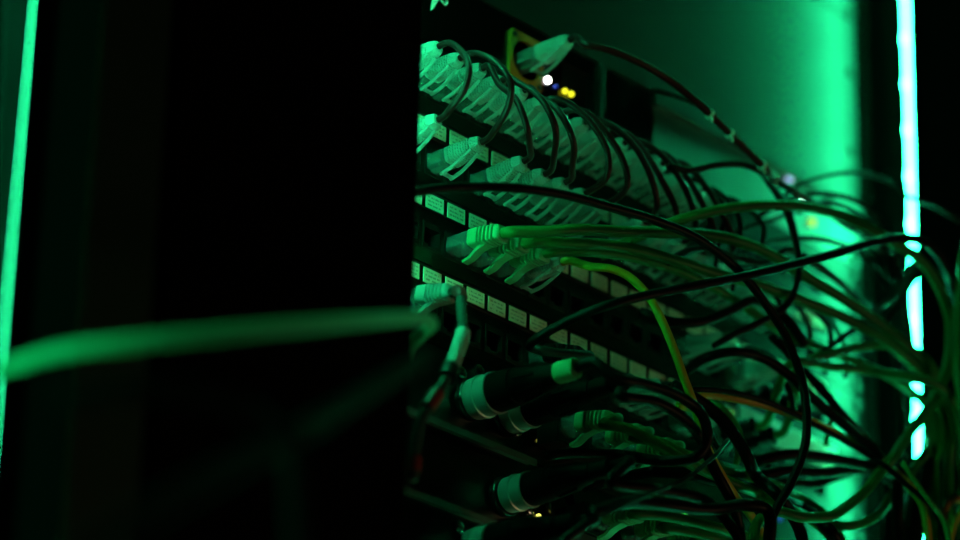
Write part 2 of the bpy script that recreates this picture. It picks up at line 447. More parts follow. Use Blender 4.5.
bm = bmesh.new(); bx(bm, 0.0633, 0.0897, 0.001, 0.003, PCZ - 0.0135, PCZ + 0.0135); obj('display_window', bm, GLOSS, dv)
bm = bmesh.new(); bx(bm, 0.0965, 0.0995, -0.004, 0, 0.008, 0.0435, 0.0005); obj('bezel_ridge', bm, BLACK, dv)
def indicator(parent, px, py, r, m, label, out=1.0):
    p = at(px, py, out) - parent.location
    o = obj('glow_dot', disc_mesh(r, 0.002, 14), m, parent, (p.x, 0.0, p.z), 60)
    o['label'] = label
indicator(dv, 548, 80, 0.0019, LWHITE, 'white glowing dot')
indicator(dv, 565.3, 91, 0.0015, LYEL, 'yellow indicator light')
indicator(dv, 571.5, 94, 0.0015, LYEL, 'yellow indicator light')
indicator(dv, 556, 86.5, 0.0009, LBLUE, 'faint blue indicator light')
# white print at the top of the picture: one slanted stroke and the bottom of a loop
bm = bmesh.new()
zt0 = ZO + dz0
def P(px, py):
    v = at(px, py, 0.3); return (v.x, v.z - zt0)
def slab(bm, pts, y0=-0.0003, y1=0.0):
    a = [bm.verts.new((x, y0, z)) for x, z in pts]; b = [bm.verts.new((x, y1, z)) for x, z in pts]
    bm.faces.new(a); bm.faces.new(b[::-1])
    for k in range(len(pts)):
        j = (k + 1) % len(pts); bm.faces.new((a[k], b[k], b[j], a[j]))
slab(bm, [P(431, 10), P(432.5, 9.3), P(441.5, -4), P(442, -9), P(434, -9)])
lp = []
for q in [(440.6, -8), (441.2, -3), (442.4, 1.2), (445.2, 4.6), (447.2, 3.6), (447.3, -2), (446.6, -8)]:
    x, z = P(*q); lp.append(Vector((x, -0.00005, z)))
tube(bm, spline(lp, 0.0006), 0.00065, 8)
obj('printed_logo', bm, LOGO, dv)
link('screw', DSCR, dv, (XL + 0.010, 0, 0.006)); link('screw', DSCR, dv, (XL + 0.010, 0, 0.038))

# plain bracket to the right of the box
br = thing('blanking_plate', 'plain grey bracket plate to the right of the black interface box', 'blank panel', (0.25, 0, ZO + dz0))
bm = bmesh.new(); bx(bm, DX1 + 0.0015 - 0.25, XR - 0.004 - 0.25, 0.0002, 0.0022, 0.0004, U - 0.0085, 0.0006); obj('face', bm, PLATE, br)
bm = bmesh.new(); bx(bm, DX1 + 0.0015 - 0.25, XR - 0.004 - 0.25, -0.0035, 0.0022, U - 0.008, U - 0.0005, 0.0004); obj('upper_rim', bm, BLANK, br)
for z in (0.006, 0.034):
    link('screw', DSCR, br, (0.100, 0, z))
indicator(br, 790, 178, 0.0026, LVIO, 'violet glowing dot')  # small emissive dots for blurred bright spots along the plate
indicator(br, 801, 205, 0.0017, LWHITE, 'white glowing dot')
indicator(br, 813, 222, 0.0026, LYEL2, 'dim yellow glowing dot')

def blank(z0, units, label, holes, m=BLANK):
    r = thing('blanking_plate', label, 'blank panel', (0.1135, 0, ZO + z0), 'blank panels above the devices')
    h = units * U
    bm = bmesh.new(); bx(bm, XL + 0.004 - 0.1135, XR - 0.004 - 0.1135, 0.0, 0.002, 0.0005, h - 0.0005, 0.0004); obj('face', bm, m, r)
    for z in holes:
        for x in (XL + 0.010, XR - 0.010):
            link('screw', DSCR, r, (x - 0.1135, 0, z - z0))
    return r
blank(0.1667, 3, 'smooth blank panel above the interface box, lit green at its right end', [0.2030, 0.2603])
blank(0.1667 + 3 * U, 2, 'blank panel at the top right of the picture, above the seam', [0.3047, 0.345])
blank(0.1667 + 5 * U, 4, 'blank panel hidden above the top of the picture', [0.40, 0.55])

# panels with round sockets
def audio_panel(z0, label, sockets, screws, lips, rj):
    r = thing('socket_bay', label, 'socket panel', (0, 0, ZO + z0), 'socket panels at the bottom of the view')
    bm = bmesh.new(); bx(bm, XL + 0.004, XR - 0.004, 0.0, 0.002, 0.0006, U - 0.0006, 0.0003); obj('front_plate', bm, BLACK, r)
    u_shell(r, 0.0, U, 0.24, BLACK)
    for x, z in sockets:
        bm = bmesh.new()
        ring = [(0, 0.0118), (-0.003, 0.0118), (-0.0040, 0.0110), (-0.0040, 0.0100), (-0.0010, 0.0098), (-0.0005, 0.0)]
        pr = None
        for y, rad in ring:
            cur = [bm.verts.new((rad * math.cos(2 * math.pi * k / 32), y, rad * math.sin(2 * math.pi * k / 32))) for k in range(32)]
            if pr:
                for k in range(32):
                    bm.faces.new((pr[k], pr[(k + 1) % 32], cur[(k + 1) % 32], cur[k]))
            pr = cur
        bmesh.ops.remove_doubles(bm, verts=bm.verts, dist=1e-6)
        obj('socket_ring', bm, GLOSS, r, (x, 0, z), 40)
    for x, z in rj:
        j = link('jack', JACK, r, (x, -0.0175, z)); 
    for px, py in screws:
        v = at(px, py, 1); link('screw', SCREW, r, (v.x, 0, v.z - ZO - z0))
    for x0, x1 in lips:
        bm = bmesh.new(); bx(bm, x0, x1, -0.007, 0, U - 0.0028, U - 0.0012, 0.0003)
        bx(bm, x0, x1, -0.0075, -0.0062, U - 0.0050, U - 0.0012)
        obj('top_lip', bm, LIPM, r)
    for x in (XL + 0.010, XR - 0.010):
        for z in (0.006, 0.038):
            link('screw', DSCR, r, (x, 0, z))
    return r
zD, zE, zF = -0.0111 - 2 * U, -0.0111 - 3 * U, -0.0111 - 4 * U
def px_xz(px, py, out, z0):
    v = at(px, py, out); return (v.x, v.z - ZO - z0)
dsock = [px_xz(473, 400, 3, zD), px_xz(508, 416, 3, zD), px_xz(564, 429, 3, zD)]
esock = [px_xz(507, 496, 3, zE), px_xz(563, 506, 3, zE)]
pD = audio_panel(zD, 'socket panel below the labelled patch panels, with metal-collared round plugs', dsock,
                 [(462, 373), (517, 430), (480, 371), (570, 437)], [], [])
pE = audio_panel(zE, 'socket panel one below, crossing the bottom of the picture', esock,
                 [(515, 507), (530, 508)], [(-0.100, 0.042), (0.155, 0.34)], [])
pF = audio_panel(zF, 'lowest socket panel, cut off by the bottom edge of the picture', [], [(459, 527)], [(-0.100, 0.016), (0.155, 0.34)], [])
indicator(pD, 540, 440.5, 0.0014, LPALE, 'pale yellow indicator light')
indicator(pE, 539, 516.5, 0.0015, LPALE, 'pale yellow indicator light')
indicator(pD, 685, 513, 0.0009, LGRN, 'small green indicator light')
indicator(pD, 710, 531, 0.0022, LGRN, 'green indicator light')
indicator(pD, 780, 519, 0.0016, LBLUE, 'blue indicator light')
# rest of the rack's height, out of the picture
blank(zF - 6 * U, 6, 'blank panel below the picture, under the lowest socket panel', [zF - 0.05, zF - 0.2])
blank(0.1667 + 9 * U, 6, 'tall blank panel far above the picture', [0.6, 0.75])

# ---------------------------------------------------------------- plugs
def clear_plug_meshes():
    bm = bmesh.new(); bx(bm, -0.00585, 0.00585, -0.012, 0.010, -0.0041, 0.0041, 0.0007)
    bx(bm, -0.003, 0.003, -0.0118, 0.006, -0.0058, -0.0046, 0.0003)
    body = finish(bm, 'plug_body', CLEAR, 35)
    bm = bmesh.new()
    secs = [(0.000, 0.0064, 0.0050)]
    for k in range(9):
        y = -0.002 - k * 0.0017; f = 1 - 0.028 * k
        secs += [(y, 0.0064 * f, 0.0050 * f), (y - 0.0003, 0.0053 * f, 0.0039 * f), (y - 0.0011, 0.0053 * f, 0.0039 * f), (y - 0.0014, 0.0064 * f, 0.0050 * f)]
    secs += [(-0.0195, 0.0040, 0.0036), (-0.0215, 0.0032, 0.0031)]
    loft(bm, secs, 20, 4.5)
    boot = finish(bm, 'boot', CLEARB, 35)
    bm = bmesh.new()
    for s in (-1, 1):
        P_ = spline([Vector((s * 0.0030, -0.0165, -0.0035)), Vector((s * 0.0036, -0.010, -0.0062)), Vector((s * 0.0040, -0.002, -0.0088)), Vector((s * 0.0040, 0.0055, -0.0098))], 0.0015)
        tube(bm, P_, [0.0012] * (len(P_) - 1) + [0.0009], 6)
    bx(bm, -0.0036, 0.0036, 0.0022, 0.0052, -0.0102, -0.0094, 0.0003)
    guard = finish(bm, 'latch_guard', CLEARB, 35)
    bm = bmesh.new()
    for k in range(8):
        x = (k - 3.5) * 0.00102
        bx(bm, x - 0.00022, x + 0.00022, -0.004, 0.0098, 0.0040, 0.0045)
    con = finish(bm, 'contacts', GOLD)
    return body, boot, guard, con, 0.0210
def rib_boot_meshes(mb, long=0.018):
    bm = bmesh.new(); bx(bm, -0.00585, 0.00585, -0.016, 0.010, -0.0041, 0.0041, 0.0007)
    body = finish(bm, 'plug_body', CLEAR, 35)
    bm = bmesh.new(); secs = [(0.0035, 0.0058, 0.0048), (0.0033, 0.0062, 0.0051), (-0.0035, 0.0064, 0.0053)]
    n = 5; st = (long - 0.005) / n
    for k in range(n):
        y = -0.0035 - k * st; f = 1 - 0.03 * k
        secs += [(y - 0.0001, 0.0044 * f, 0.0036 * f), (y - 0.0012, 0.0044 * f, 0.0036 * f), (y - 0.0013, 0.0064 * f, 0.0053 * f), (y - st + 0.0001, 0.0064 * f, 0.0053 * f)]
    secs += [(-long + 0.0005, 0.0050, 0.0044), (-long, 0.0040, 0.0036)]
    loft(bm, secs, 20, 5)
    boot = finish(bm, 'boot', mb, 35)
    bm = bmesh.new()
    for k, seg in enumerate([(-0.0030, 0.0030)]):
        prof = spline([Vector((0, -0.0080, -0.0042)), Vector((0, -0.0010, -0.0072)), Vector((0, 0.0035, -0.0108)), Vector((0, 0.0085, -0.0125))], 0.0015)
        last = None
        for i, p in enumerate(prof):
            tn = (prof[min(i + 1, len(prof) - 1)] - prof[max(i - 1, 0)]).normalized(); nn = Vector((0, -tn.z, tn.y))
            th = 0.0012 - 0.0004 * i / len(prof); wv = 0.0030 - 0.0008 * i / len(prof)
            cur = [bm.verts.new(p + Vector((sx * wv, 0, 0)) + nn * sz * th) for sx, sz in ((-1, -1), (1, -1), (1, 1), (-1, 1))]
            if last:
                for q in range(4):
                    bm.faces.new((last[q], last[(q + 1) % 4], cur[(q + 1) % 4], cur[q]))
            else:
                bm.faces.new(cur)
            last = cur
        bm.faces.new(last[::-1])
    guard = finish(bm, 'latch_guard', mb, 40)
    return body, boot, guard, None, long
KIND = {'clear': clear_plug_meshes(), 'green': rib_boot_meshes(GBOOT), 'teal': rib_boot_meshes(TJACK, 0.017), 'black': rib_boot_meshes(BJACK)}
KIND['short'] = KIND['green']
PIVS = {'clear': -0.0130, 'green': -0.0190, 'teal': -0.0150, 'black': -0.0130, 'short': -0.0130}
def plug(root, port, kind, d=(0, -1, -0.1)):
    """port: mouth centre (world).  d: direction the boot points.  returns the cable exit point and direction"""
    body, boot, guard, con, ln = KIND[kind]
    base = Vector(port) - root.location; PIV = PIVS[kind]
    p = link('connector_plug', body, root, base)
    D = Vector(d).normalized()
    q = Vector((0, -1, 0)).rotation_difference(D)
    b = link('boot', boot, p, (0, PIV, 0)); b.rotation_mode = 'QUATERNION'; b.rotation_quaternion = q
    g = link('latch_guard', guard, p, (0, PIV, 0)); g.rotation_mode = 'QUATERNION'; g.rotation_quaternion = q
    if con: link('contacts', con, p)
    e = Vector(port) + Vector((0, PIV, 0)) + D * (ln - 0.001)
    for k in range(7): FIXED.append((Vector(port) + Vector((0, PIV, 0)) + D * ln * (k / 6 if k else -0.3), 0.0062, root))
    return e, D

PEND = []; FIXED = []          # cables wait here until they have been moved clear of one another
def cord(label, m, r, pts, start=None, end=None, group=None, name='network_cable', cat='cable', step=0.004, extra=None):
    """start / end: (port, kind, direction) of a plug"""
    pts = [Vector(p) for p in pts]
    root = thing(name, label, cat, (0, 0, 0), group)
    root.location = Vector(start[0]) if start else pts[0]
    if start:
        e, D = plug(root, *start); pts = [e, e + D * 0.006] + pts
    if end:
        e, D = plug(root, *end); pts = pts + [e + D * 0.006, e]
    PEND.append(dict(root=root, sp=spline(pts, step), r=r, m=m, extra=extra, a=bool(start), b=bool(end), name='cable_jacket'))
    return root
def path(*q): return [at(*a) for a in q]
def port(row, n, dz=0.0): return Vector((port_x(n), 0.0, PZ[row] + dz))

# ---- loops from the switch's ports down to the patch panel below
ORD = ['first', 'second', 'third', 'fourth', 'fifth', 'sixth', 'seventh', 'eighth', 'ninth', 'tenth', 'eleventh', 'twelfth',
       'thirteenth', 'fourteenth', 'fifteenth', 'sixteenth']
loops = [(-3, -3, [(450, 43, 42), (463, 53, 52), (469, 72, 60), (463, 92, 56), (450, 109, 46)]),
         (-2, -1, [(474, 53, 44), (496, 62, 58), (511, 84, 66), (508, 107, 60), (494, 131, 46)]),
         (-1, 1, [(498, 83, 44), (517, 101, 58), (527, 128, 62), (530, 149, 48)]),
         (0, 2, [(520, 84, 46), (542, 100, 60), (555, 127, 64), (554, 157, 48)]),
         (1, 3, [(537, 95, 44), (558, 110, 60), (573, 140, 66), (572, 170, 48)])]
for a, b in ((2, 4), (3, 5), (4, 7), (5, 8), (6, 9), (7, 10), (8, 11)):
    loops.append((a, b, None))
for i, (a, b, q) in enumerate(loops):
    s = Vector((port_x(a), 0, SZ[0])); t_ = port('A', b)
    k = random.uniform(-1, 1)
    if q:
        pts = path(*q)
    else:
        x = port_x(a); o = 0.055 + 0.004 * k
        pts = [Vector((x + 0.006, -0.046, s.z + 0.0005)), Vector((x + 0.016, -o, s.z - 0.010)),
               Vector((x + 0.026, -o - 0.004, (s.z + t_.z) / 2 - 0.002)), Vector(((x + port_x(b)) / 2 + 0.012, -0.056, t_.z + 0.006))]
    cord('thin dark looped patch cable over the clear plugs, %s loop from the left' % ORD[i], RJACK, 0.0019, pts,
         (s, 'clear', (0.05 * k, -1, 0.12 + 0.05 * k)), (t_, 'clear', (0.05, -1, 0.20 + 0.06 * k)), 'looped patch cables', name='patch_cable', cat='patch cable', step=0.004)
for i, a in enumerate(range(9, 12)):
    s = Vector((port_x(a), 0, SZ[0])); k = random.uniform(-1, 1); x = port_x(a)
    pts = [Vector((x + 0.004, -0.046, s.z - 0.006)), Vector((x + 0.012, -0.056 + 0.003 * k, s.z - 0.022)),
           Vector((x + 0.016, -0.050, s.z - 0.040)), Vector((x + 0.017, -0.044, s.z - 0.060 - 0.006 * k))]
    cord('short black cable in the switch right of the loops, %s past the loops' % ORD[i], BJACK, 0.0015, pts,
         (s, 'clear', (0.1, -1, -0.05)), None, 'short cables at the right end of the switch', name='patch_cable', cat='patch cable')
# ---- clear plugs along the right of the patch panels, cables going right
def side_cables(row, ports, mats, what, group):
    for i, b in enumerate(ports):
        t_ = port(row, b); k = random.uniform(-1, 1); x = port_x(b)
        pts = [Vector((min(x + 0.010, 0.335), -0.050, t_.z - 0.008)), Vector((min(x + 0.022, 0.338), -0.056 - 0.003 * k, t_.z - 0.028 + 0.006 * k)),
               Vector((min(x + 0.026, 0.338), -0.054 + 0.003 * k, t_.z - 0.045 - 0.004 * k))]
        cord('%s, %s from the left there' % (what, ORD[i]), mats[i % len(mats)], 0.0018, pts,
             (t_, 'clear', (0.12 + 0.1 * k, -1, -0.10)), None, group)
side_cables('A', [12, 13, 14, 15], [BJACK, SLATEJ], 'cable in a clear plug right of the loops', 'cables at the right of the top patch panel')
side_cables('B', [12, 14], [BJACK, GJACK], 'cable in a clear plug far right in the middle panel', 'cables at the right of the middle patch panel')
side_cables('C', [8, 9], [BJACK, GJACK], 'cable in a clear plug in the lowest labelled panel', 'cables in the lowest patch panel')

# ---- thick green cables of the middle panel
GG = 'thick green cables'
gd = (0.02, -1, -0.10)
cord('thick green cable with ribbed boot, topmost of the three in the middle panel', GJACK, 0.0033,
     path((545, 231.5, 46), (580, 229.5, 54), (620, 231.5, 60), (660, 232.5, 64), (700, 234, 66), (735, 240, 70), (768, 253, 74), (805, 276, 78), (850, 303, 82), (895, 336, 86), (925, 366, 88), (936, 396, 84), (936, 440, 84), (933, 500, 84), (930, 560, 84)),
     (port('B', 0), 'green', gd), None, GG)
cord('thick green cable with ribbed boot, middle one of three in the middle panel', GJACK, 0.0033,
     path((570, 243.5, 46), (605, 245, 52), (640, 251, 58), (680, 262, 62), (715, 273, 66), (765, 287, 70), (805, 302, 74), (845, 318, 78), (890, 345, 84), (925, 380, 86), (944, 418, 90), (948, 470, 92), (947, 560, 92)),
     (port('B', 1), 'green', gd), None, GG)
cord('green cable with ribbed boot, lowest of the three in the middle panel', GJACK, 0.0028,
     path((590, 252, 44), (630, 257, 46), (680, 272, 50), (730, 297, 54), (780, 330, 58), (830, 352, 62), (880, 372, 70), (912, 392, 70), (928, 410, 70), (930, 470, 70), (928, 560, 70)),
     (port('B', 2), 'green', gd), None, GG)
cord('dark green cable arching over the others and down past the bright strip', GJACK, 0.0031,
     path((600, 256, 22), (640, 236, 44), (668, 224, 60), (700, 214, 70), (740, 207, 78), (785, 205.5, 84), (825, 211, 88), (860, 224, 92), (890, 241, 96), (918, 258, 100), (938, 285, 100), (950, 318, 100), (950, 350, 98), (944, 378, 98), (931, 403, 96), (912, 430, 94), (896, 452, 93), (880, 473, 92), (860, 496, 90), (832, 514, 88), (800, 516, 88), (775, 512, 90), (755, 530, 92), (748, 575, 92)),
     None, None, GG)
cord('dark green cable fanning right below the arch, level across the strip', GJACK, 0.0028,
     path((790, 365, 66), (830, 367, 70), (870, 371, 78), (907, 377, 96), (935, 384, 104), (954, 405, 106), (962, 450, 98), (962, 560, 98)), (port('C', 13), 'black', (0.3, -1, 0.1)), None, GG)
cord('dark green cable curving up from the crossing and over to the strip', GJACK, 0.0028,
     path((806, 363, 62), (830, 354, 68), (860, 347, 74), (893, 345, 82), (920, 354, 86), (938, 378, 88), (942, 404, 86), (936, 430, 86), (922, 453, 85), (901, 483, 84), (878, 515, 84), (850, 526, 84), (822, 523, 82), (795, 512, 78), (760, 500, 70)), (port('C', 14), 'black', (0.3, -1, 0.1)), None, GG)
# ---- black cables in front
BG = 'black cables in front'
cord('long black cable sweeping from the left post over the panels and down', BJACK, 0.0026,
     path((407, 194, 61), (420, 191.5, 61), (445, 188, 64), (480, 187, 70), (520, 188.5, 80), (560, 194, 86), (610, 207, 92), (660, 222, 96), (700, 240, 100), (738, 270, 102), (765, 303, 102), (785, 335, 102), (799, 370, 102), (806, 405, 102), (805, 445, 100), (790, 485, 96), (770, 520, 92), (765, 560, 90)), None, None, BG)
cord('black cable rising right across the labels to the bright strip', BJACK, 0.0027,
     path((530, 345, 40), (560, 325, 60), (600, 308, 84), (640, 297, 96), (700, 285, 104), (745, 276, 108), (795, 264, 110), (840, 252, 112), (875, 242, 113), (903, 238, 114), (925, 243, 112), (945, 265, 108), (958, 300, 104), (966, 350, 100)), (port('C', 4), 'black', (0.3, -1, -0.2)), None, BG)
cord('black cable arching over the bright patch then hanging in a loop', BJACK, 0.0020,
     path((668, 166, 56), (692, 170, 60), (718, 165, 66), (745, 165, 72), (768, 177, 76), (784, 205, 80), (794, 235, 82), (799, 262, 82), (797, 285, 80), (787, 305, 76), (765, 320, 70), (735, 334, 60), (715, 345, 52)), None, (port('B', 11), 'clear', (0.2, -1, 0.0)), BG)
def zip_ties(root, sp):
    for f in (0.31, 0.35, 0.43, 0.46):
        i = int(f * len(sp)); t = (sp[i + 1] - sp[i]).normalized(); p = sp[i] - root.location
        bm = bmesh.new(); tube(bm, [p - t * 0.0008, p + t * 0.0008], 0.0031, 10)
        q = p + Vector((-0.001, -0.002, -0.003)); tube(bm, [q, q + Vector((-0.0005, -0.001, -0.0032))], 0.0008, 6)
        obj('cable_tie', bm, TIE, root, (0, 0, 0))
cord('long dark red cord from the clear plug in the yellow socket, tied with pale ties', RJACK, 0.0021,
     path((585, 44, 52), (610, 50, 60), (640, 62.5, 66), (672, 82, 70), (700, 105, 74), (730, 134, 76), (757, 161, 78), (780, 181, 78), (803, 197, 76), (822, 208, 74), (845, 224, 72), (872, 240, 70), (895, 265, 70), (905, 300, 74), (915, 380, 78)),
     (Vector((PCX, -0.0005, ZO + dz0 + PCZ)), 'clear', (-0.02, -1, 0.10)), None, None, extra=zip_ties)
cord('thin black cord running beside the long dark red cord', BJACK, 0.0016,
     path((655, 90, 40), (680, 97, 60), (704, 108, 70), (735, 141, 73), (765, 171, 74), (785, 200, 74), (796, 235, 74), (799, 262, 72)), None, None, BG)
thin = [
 ('thin dark cable arching high across the black post to the strip', BJACK, 0.0013, [(782, 197, 60), (803, 183, 64), (830, 175, 68), (862, 173, 72), (890, 182, 78), (908, 196, 82), (935, 206, 84), (962, 222, 84)]),
 ('black cable arching below the high thin one, ending at the post', BJACK, 0.0018, [(760, 215, 50), (785, 201, 56), (815, 194, 60), (845, 197, 64), (868, 209, 68), (885, 228, 70), (900, 262, 72)]),
 ('black cable in the second low arch near the black post', BJACK, 0.0018, [(798, 212, 50), (820, 204, 56), (842, 206, 60), (860, 216, 64), (880, 240, 68), (893, 280, 70)]),
 ('thin black cable arching across the bright panel below the arched green one', BJACK, 0.0017, [(735, 255, 40), (755, 246, 48), (785, 239.5, 54), (815, 238.5, 58), (845, 246, 62), (868, 258, 66), (888, 290, 70)]),
 ('thin black cable slanting low to the left in front of the panel', BJACK, 0.0016, [(795, 210, 50), (775, 219, 44), (750, 226, 36), (725, 238, 26)]),
 ('black cable rising from the crossing to the shadow by the post', BJACK, 0.0019, [(800, 364, 60), (822, 352, 64), (840, 339, 66), (858, 327, 68), (880, 308, 72), (905, 283, 78), (917, 262, 84)]),
 ('black cable dropping steeply right below the crossing', BJACK, 0.0025, [(770, 335, 60), (795, 360, 66), (820, 388, 72), (845, 417, 78), (868, 441, 80), (884, 468, 72), (888, 505, 66), (888, 560, 64)]),
 ('black cable in a low hump over the lower panel labels', BJACK, 0.0030, [(685, 372, 30), (705, 358, 50), (730, 352, 62), (758, 356, 68), (785, 372, 72), (815, 400, 76), (850, 430, 80), (880, 458, 84)]),
 ('thin black cable along the top of the yellow cable', BJACK, 0.0018, [(672, 392, 60), (700, 389, 64), (735, 393, 68), (775, 405, 72), (815, 425, 78), (850, 444, 84), (882, 464, 92), (908, 486, 104), (935, 512, 112), (950, 560, 112)]),
 ('thick black cable slanting down from the cap towards the bottom', BJACK, 0.0036, [(672, 385, 60), (700, 402, 66), (722, 420, 72), (742, 447, 76), (757, 475, 80), (780, 498, 84), (800, 530, 86), (805, 560, 86)]),
 ('thick black cable lying across the bottom in front of the green ones', BJACK, 0.0034, [(592, 514, 98), (625, 503, 98), (665, 505, 96), (705, 509, 98), (745, 505, 98), (768, 512, 98), (767, 560, 96)]),
 ('black cable from the middle bottom rising gently right', BJACK, 0.0034, [(585, 486, 24), (615, 480, 28), (655, 472, 50), (690, 475, 66), (730, 484, 72), (775, 498, 76), (820, 520, 88), (850, 560, 88)]),
 ('thin dark cord with a bright edge rising to the right near the bottom', BJACK, 0.0013, [(603, 516, 112), (625, 504, 112), (655, 491, 108), (685, 479, 106), (715, 455, 96), (728, 440, 88)]),
 ('black cable sagging from the card to the post, upper one of the sagging pair', BJACK, 0.0034, [(755, 462, 50), (785, 455, 60), (820, 457, 68), (855, 463, 74), (885, 470, 80), (905, 478, 84)]),
 ('black cable sagging under the card, lower one of the sagging pair', BJACK, 0.0034, [(760, 476, 46), (790, 470, 54), (820, 473, 60), (850, 470, 66), (880, 474, 74), (900, 486, 80)]),
 ('short black cable stub bunched under the sagging pair', BJACK, 0.0030, [(765, 484, 40), (790, 482, 46), (815, 484, 50), (838, 476, 56), (860, 470, 60)]),
 ('black cable hanging at the lower right beside the strip', BJACK, 0.0062, [(926, 462, 84), (921, 485, 86), (915, 512, 86), (911, 560, 86)]),
 ('second black cable hanging at the lower right edge of the strip', BJACK, 0.0034, [(902, 455, 84), (896, 490, 86), (897, 520, 86), (905, 560, 86)]),
 ('thin green cable slanting down at the lower right corner', GJACK, 0.0016, [(902, 462, 118), (917, 484, 120), (931, 503, 122), (944, 521, 122), (952, 560, 122)]),
 ('black cable in the shadowed middle, sagging under the first label row', BJACK, 0.0030, [(640, 312, 30), (672, 322, 44), (700, 322, 52), (728, 312, 56), (755, 300, 60), (785, 318, 62), (805, 345, 64)]),
 ('black cable crossing behind the green pair left of centre', BJACK, 0.0024, [(668, 262, 52), (684, 253, 52), (705, 248, 52), (735, 258, 52), (765, 262, 56), (790, 250, 60), (812, 262, 64), (850, 292, 64), (890, 340, 62), (900, 400, 56), (902, 560, 50)]),
 ('dark cable against the strip, bent like an elbow near its middle', BJACK, 0.0022, [(880, 250, 60), (897, 244, 70), (916, 255, 78), (914, 276, 84), (902, 296, 84), (889, 315, 82), (870, 335, 76)]),
 ('faint dark green cable down the far right edge', GJACK, 0.0030, [(985, 205, 104), (968, 240, 104), (958, 300, 104), (957, 360, 106), (962, 420, 108), (970, 480, 108), (972, 560, 108)]),
]
for lab, m, r, q in thin:
    cord(lab, m, r, path(*q), None, None)
cord('orange cable looping up at the bottom right corner', OJACK, 0.0023, path((944, 560, 96), (944, 535, 97), (943, 518, 98), (948, 504, 99), (958, 499, 99), (972, 506, 98)))
cord('yellow-green cable beside the orange loop at the bottom right corner', YJACK, 0.0020, path((948, 560, 102), (950, 540, 104), (955, 522, 106), (964, 512, 106), (980, 505, 106)))
# ---- yellow cables
cord('bright yellow-green cable dropping steeply from a clear plug across the labels', YJACK, 0.0024,
     path((590, 266.5, 52), (608, 268, 60), (627, 275.5, 66), (644, 291, 72), (657, 311, 76), (671, 342, 80), (684, 378, 82), (695, 408, 82), (703, 437, 82), (714, 462, 80), (732, 492, 78), (752, 517, 76), (775, 560, 74)),
     (port('B', 3), 'clear', (0.0, -1, -0.02)), None, 'yellow cables')
cord('yellow cable running right above the white card and into the bundle', YJACK, 0.0024,
     path((680, 404, 60), (700, 396, 64), (725, 397, 62), (760, 404, 66), (800, 417, 70), (840, 435, 75), (880, 460, 84), (903, 480, 98), (922, 503, 106), (930, 560, 108)), (port('C', 11), 'clear', (0.2, -1, -0.1)), None, 'yellow cables')
# ---- socket panel cables with green boots
def jackport(px, py):                                  # RJ45 mouth inside a round socket
    v = at(px, py, 16); return Vector((v.x, -0.016, v.z))
gl = [
 ('green cable with ribbed boot left of the others, upper socket panel', (568, 428), [(603, 424, 54), (622, 427, 60), (642, 435, 64), (662, 447, 68), (690, 464, 72), (730, 482, 76), (780, 504, 78), (820, 526, 80), (850, 560, 80)]),
 ('green cable with ribbed boot, second in the upper socket panel', (599, 441), [(632, 437, 54), (655, 441, 58), (680, 452, 62), (705, 466, 66), (745, 476, 70), (790, 494, 72), (830, 520, 74), (850, 560, 74)]),
 ('green cable with ribbed boot, third in the upper socket panel', (630, 455), [(664, 452, 54), (690, 456, 58), (720, 466, 60), (760, 480, 62), (800, 500, 64), (840, 540, 64)]),
 ('green cable with ribbed boot, first in the lower socket panel', (596, 521), [(632, 514, 54), (665, 516, 58), (700, 523, 62), (740, 534, 66), (790, 556, 66)]),
 ('green cable with ribbed boot, second in the lower socket panel', (628, 533), [(662, 528, 54), (700, 534, 58), (740, 548, 62), (780, 570, 62)]),
 ('green cable with ribbed boot, third in the lower socket panel', (660, 545), [(694, 541, 54), (730, 548, 58), (770, 570, 60)]),
]
for lab, (px, py), q in gl:
    jp = jackport(px, py)
    parent = pD if py < 480 else pE
    link('jack', JACK, parent, Vector((jp.x, jp.y + 0.0012, jp.z)) - parent.location)
    bm = bmesh.new(); bx(bm, -0.0072, 0.0072, 0.0155, 0.0175, -0.008, 0.008); bx(bm, -0.0084, 0.0084, 0.0012, 0.0155, -0.0094, -0.0082); bx(bm, -0.0084, 0.0084, 0.0012, 0.0155, 0.0082, 0.0094)
    bx(bm, -0.0084, -0.0074, 0.0012, 0.0155, -0.0082, 0.0082); bx(bm, 0.0074, 0.0084, 0.0012, 0.0155, -0.0082, 0.0082)
    obj('socket_housing', bm, JACKM, parent, Vector((jp.x, jp.y - 0.0002, jp.z)) - parent.location)
    cord(lab, GJACK, 0.0030, path(*q), (jp, 'short', (0.03, -1, -0.12)), None, 'green booted cables in the socket panels')

